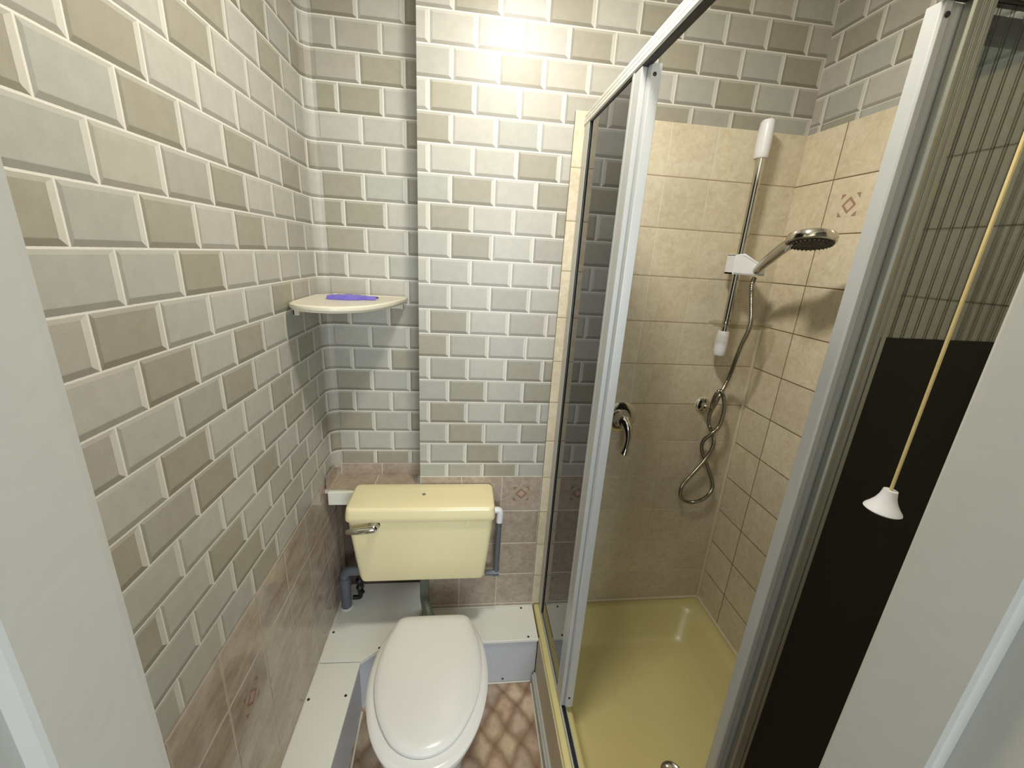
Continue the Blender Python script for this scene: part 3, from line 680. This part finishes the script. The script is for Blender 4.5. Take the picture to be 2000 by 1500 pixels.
def vert(name, x0, x1, y0, y1, z0, z1, m, par=en, bev=.0015, label=None):
    return link(name, B(x0, x1, y0, y1, z0, z1, bev), m, par, label=label)
# side screen: wall channel, fixed pane, stile
vert('wall_channel', XO, -.704, -.062, -.010, -1.655, .112, ALU, bev=.001)
vert('pane_seal', -.7205, -.7185, -.068, -.061, -1.654, .110, BLACK, bev=0)
vert('fixed_pane', -.7165, -.7125, -.380, -.060, -1.654, .111, GL_SIDE, bev=0)
bm = bmesh.new(); box(bm, XO, -.7055, -.4300, -.378, -1.655, .110, .002); box(bm, XO-.0012, XO+.0005, -.393, -.386, -1.655, .110, .0005); link('fixed_stile', bm, ALU, en)
# side sliding leaf, pushed back behind it
bm = bmesh.new()
prism(bm, [(-.7035, -.405), (-.7035, -.4305), (-.7105, -.4320), (-.7105, -.4400), (-.7075, -.4450), (-.6865, -.4460), (-.6865, -.405)], -1.640, .111, .0010)
sl = link('sliding_leaf_stile', bm, ALU, en)
vert('leaf_pane', -.6975, -.6935, -.406, -.040, -1.638, .084, GL_SIDE, sl, 0)
screw(sl, -.700, -.4455, .092, (0, -1, 0), .004); screw(sl, -.700, -.4455, -1.600, (0, -1, 0), .004)
vert('leaf_stile', -.7045, -.6865, -.058, -.036, -1.640, .086, ALU, sl)
# front screen: sliding leaf behind, fixed reeded pane before it
bm = bmesh.new()
prism(bm, [(-.4130, -.7085), (-.4120, -.7300), (-.4090, -.7335), (-.3990, -.7340), (-.3960, -.7315), (-.3880, -.7300), (-.3600, -.7300), (-.3600, -.7085)], -1.640, .107, .0008)
fl = link('sliding_leaf_stile', bm, ALU, en)
screw(fl, -.4035, -.7342, .090, (0, -1, 0), .004)
vert('leaf_pane', -.361, -.040, -.7215, -.7180, -1.638, .080, GL_FRONT, fl, 0)
vert('top_seal', -.352, -.012, -.7170, -.7120, .072, .107, BLACK, fl, 0, label='black seal strip along the top of the pane')
bm = bmesh.new()
prism(bm, [(-.3790, -.732), (-.3785, -.7420), (-.3755, -.7455), (-.3715, -.7450), (-.3690, -.7425), (-.3625, -.7425), (-.3620, -.7450), (-.3570, -.7450), (-.3565, -.7425), (-.3510, -.7425), (-.3505, -.7445), (-.3430, -.7445), (-.3420, -.732)], -1.655, .110, .0005)
link('fixed_stile', bm, ALUD, en)
vert('lower_sheet', -.352, -.012, -.7428, -.7404, -1.654, -.3620, DARK_SHEET, bev=0, label='nearly black opaque sheet added over the lower half of the pane')  # opaque sheet added in front of the pane to blacken its lower part
vert('fixed_pane', -.344, -.012, -.7400, -.7360, -1.654, .110, GL_FRONT, bev=0, label='reeded smoked glass pane')
vert('wall_channel', -.014, -.001, -.745, -.725, -1.655, .112, ALUD)
vert('rail_end_cap', XO-.0030, -.7015, -.0075, -.001, .1115, .1425, ALU, bev=.0008)

# ------------------------------------------------------------------ riser rail, slider, soap dish
rr_ = thing('riser_rail', 'chrome vertical shower rail with white end brackets on the tiled wall', 'shower rail', (-.172, -.05, -.55))
bm = bmesh.new(); tube(bm, [V(-.172, -.048, .09), V(-.172, -.048, -.49)], .0125, 20); link('pole', bm, CHROME, rr_, True)
def bracket(z0, z1):
    bm = bmesh.new()
    rg = []
    for k, (z, s_) in enumerate([(z0, .88), (z0+.004, .97), (z0+.02, 1.0), ((z0+z1)/2, 1.02), (z1-.02, .97), (z1-.004, .90), (z1, .80)]):
        rg.append([V(-.172 + .019*s_*math.cos(a), min(-.001, -.046 + (.021 if math.sin(a) < 0 else .030)*s_*math.sin(a)), z) for a in [2*PI*i/24 for i in range(24)]])
    loft(bm, rg); bmesh.ops.recalc_face_normals(bm, faces=list(bm.faces)); return link('bracket', bm, WPL, rr_, True, label='white plastic end bracket')
bracket(.062, .165); bracket(-.555, -.470)
bm = bmesh.new()
loft(bm, [[V(x, y, z) for x, y in [(-.206, -.028), (-.206, -.078), (-.186, -.090), (-.146, -.118), (-.118, -.110), (-.112, -.080), (-.134, -.040), (-.150, -.028)]] for z in (-.280, -.277, -.226, -.220)])
for v in bm.verts:
    if v.co.z > Z0-.26 and v.co.x > -.15: v.co.z -= .024
    if v.co.z > Z0-.26 and v.co.x > -.18: v.co.z -= .004
bmesh.ops.recalc_face_normals(bm, faces=list(bm.faces)); bmesh.ops.bevel(bm, geom=list(bm.edges), offset=.004, segments=2, affect='EDGES')
link('slider', bm, WPL, rr_, True, label='white plastic handset holder')
bm = bmesh.new()
def dish(z, s_): return [V(-.135 + (.112*math.cos(a))*s_, -.070 + (.058*math.sin(a))*s_, z) for a in [2*PI*i/40 for i in range(40)]]
loft(bm, [dish(-.452, .80), dish(-.452, .84), dish(-.440, .99), dish(-.438, 1.0), dish(-.440, .965), dish(-.448, .82)], closed=False); bmesh.ops.recalc_face_normals(bm, faces=list(bm.faces)); link('soap_dish', bm, CLEARP, rr_, True, label='clear plastic oval soap dish')

# ------------------------------------------------------------------ handset
hd = thing('hand_shower', 'chrome hand shower head tilted out from the white slider', 'shower head', (-.15, -.11, -.26))
HC_ = V(-.177, -.33, -.180)
bm = bmesh.new(); tube(bm, spline([V(-.149, -.100, -.274), V(-.152, -.130, -.252), V(-.162, -.185, -.222), V(-.172, -.235, -.199), V(-.177, -.270, -.186), V(-.178, -.295, -.180)], 5), .013, 20,
     rr=[.0095 + .006*min(1, i/9) + .004*max(0, (i-16)/9) for i in range(26)]); link('handle', bm, CHROME, hd, True)
ax = Vector((.10, .22, 1)).normalized()
bm = bmesh.new(); lathe(bm, HC_ - ax*.012, ax, [(0, .052), (.003, .056), (.014, .057), (.022, .054), (.028, .040), (.031, .015)], 40); link('head_shell', bm, CHROME, hd, True)
bm = bmesh.new(); lathe(bm, HC_ - ax*.012, -ax, [(-.002, .052), (.002, .051), (.004, .044), (.002, .040), (.005, .024), (.003, .018), (.005, .006)], 40)
fc = link('spray_face', bm, DARKR, hd, True)
u_ = ax.orthogonal().normalized(); w2 = ax.cross(u_); bm = bmesh.new()
for rad, n in ((.047, 30), (.034, 18), (.012, 6)):
    for k in range(n):
        a = 2*PI*k/n; lathe(bm, HC_ - ax*.0135 + (u_*math.cos(a) + w2*math.sin(a))*rad, -ax, [(0, .0022), (.004, .0016)], 6)
link('nozzles', bm, plain('grey_nozzle', (110, 106, 92), 0.4), fc, True)
bm = bmesh.new(); tube(bm, [HC_ + Vector((-.036, .020, -.012)), HC_ + Vector((-.045, .024, -.032))], .005, 10, rr=[.005, .004]); link('spray_lever', bm, CHROME, hd, True)

# ------------------------------------------------------------------ hose: twisted loop down to the wall outlet
P = [(-.152, -.112, -.288), (-.158, -.116, -.300), (-.1636, -.125, -.318), (-.1576, -.135, -.373), (-.1516, -.140, -.4175), (-.1496, -.135, -.4585), (-.1494, -.120, -.4995), (-.1438, -.100, -.5531), (-.116, -.045, -.640), (-.134, -.035, -.728), (-.147, -.030, -.779), (-.141, -.028, -.826),
     (-.127, -.040, -.857), (-.120, -.050, -.900), (-.133, -.040, -.966), (-.168, -.030, -1.038), (-.199, -.028, -1.095), (-.190, -.030, -1.142), (-.146, -.032, -1.160), (-.096, -.032, -1.143), (-.070, -.030, -1.102), (-.079, -.028, -1.061),
     (-.114, -.022, -.988), (-.143, -.020, -.933), (-.149, -.030, -.890), (-.137, -.052, -.852), (-.120, -.060, -.815), (-.120, -.065, -.753), (-.134, -.065, -.703), (-.148, -.060, -.683), (-.158, -.055, -.700), (-.160, -.050, -.730), (-.158, -.047, -.752)]
path = spline([V(*q) for q in P], 10)
bm = bmesh.new(); fine = []
for i in range(len(path)-1):
    L_ = (path[i+1]-path[i]).length; k = max(1, int(L_/.0018))
    for j in range(k): fine.append(path[i].lerp(path[i+1], j/k))
fine.append(path[-1])
tube(bm, fine, .0072, 10, rr=[.0076 if i % 2 else .0066 for i in range(len(fine))])
o = link('shower_hose', bm, DCHROME, None, True); tag(o, 'ribbed chrome shower hose twisted into a hanging loop', 'hose')
ol = thing('hose_outlet', 'small round chrome hose outlet on the tiled shower wall', 'wall outlet', (-.162, -.005, -.757))
bm = bmesh.new(); lathe(bm, V(-.166, 0, -.757), (0, -1, 0), [(.0005, .027), (.004, .027), (.008, .023), (.010, .014), (.022, .0125), (.030, .012), (.034, .008)], 32); link('plate', bm, CHROME, ol, True)
bm = bmesh.new(); tube(bm, [V(-.166, -.026, -.757), V(-.159, -.046, -.754)], .0095, 14); link('union_nut', bm, CHROME, ol, True)
bm = bmesh.new(); lathe(bm, V(-.166, 0, -.757), (0, -1, 0), [(.0003, .031), (.002, .030), (.003, .027)], 32); link('sealant_ring', bm, CREAMS, ol, True)
mx_ = thing('shower_mixer', 'round chrome shower mixer with hanging lever beside the side screen', 'mixer valve', (-.475, -.01, -.81))
bm = bmesh.new(); lathe(bm, V(-.478, 0, -.810), (0, -1, 0), [(.0003, .061), (.002, .060), (.003, .056)], 40); link('sealant_ring', bm, CREAMS, mx_, True, label='cream sealant ring')
bm = bmesh.new(); lathe(bm, V(-.478, 0, -.810), (0, -1, 0), [(.0005, .057), (.005, .057), (.008, .052), (.010, .036)], 40); link('plate', bm, CHROME, mx_, True)
bm = bmesh.new(); lathe(bm, V(-.480, -.009, -.812), (0, -1, 0), [(0, .034), (.006, .034), (.012, .029), (.030, .027), (.040, .026), (.050, .020), (.055, .009)], 32); kn = link('knob', bm, CHROME, mx_, True)
bm = bmesh.new(); tube(bm, spline([V(-.480, -.050, -.810), V(-.474, -.068, -.826), V(-.470, -.075, -.860), V(-.472, -.074, -.900), V(-.475, -.073, -.925)], 6), .011, 16, rr=[.022-.012*min(1, i/14)+.001*max(0, i-18) for i in range(25)]); link('lever', bm, CHROME, kn, True)

# ------------------------------------------------------------------ pull cord
pc = thing('pull_cord', 'yellowed light pull cord with white bell knob hanging before the shower screen', 'pull cord', (-.431, -.90, -.60))
bm = bmesh.new(); tube(bm, [V(-.431, -.90, ZC-.03), V(-.431, -.90, 0.2), V(-.431, -.90, -.3), V(-.431, -.90, -.565)], .0022, 8); link('cord', bm, CORD, pc, True)
bm = bmesh.new(); lathe(bm, V(-.431, -.90, -.562), (-.05, 0, -1), [(0, .0035), (0, .0088), (.004, .0094), (.010, .0105), (.018, .0135), (.026, .0185), (.031, .0225), (.0335, .0235), (.036, .020), (.037, .008)], 32); link('knob', bm, WPL, pc, True, label='white bell-shaped knob')
bm = bmesh.new(); lathe(bm, V(-.431, -.90, ZC), (0, 0, -1), [(0, .038), (.022, .036), (.028, .028), (.034, .006)], 28); link('ceiling_switch', bm, WPL, pc, True)
# ------------------------------------------------------------------ ceiling lamp
cl = thing('ceiling_lamp', 'round opal glass ceiling lamp above the doorway side of the room', 'lamp', (-.90, -.62, ZC))
bm = bmesh.new(); lathe(bm, V(-.90, -.62, ZC), (0, 0, -1), [(0, .10), (.018, .10), (.022, .09)], 36); link('base', bm, WPL, cl, True)
bm = bmesh.new(); lathe(bm, V(-.90, -.62, ZC-.022), (0, 0, -1), [(0, .088), (.01, .095), (.03, .092), (.05, .075), (.062, .045), (.066, .01)], 36); dm = link('dome', bm, LAMPG, cl, True)
dm.visible_shadow = True
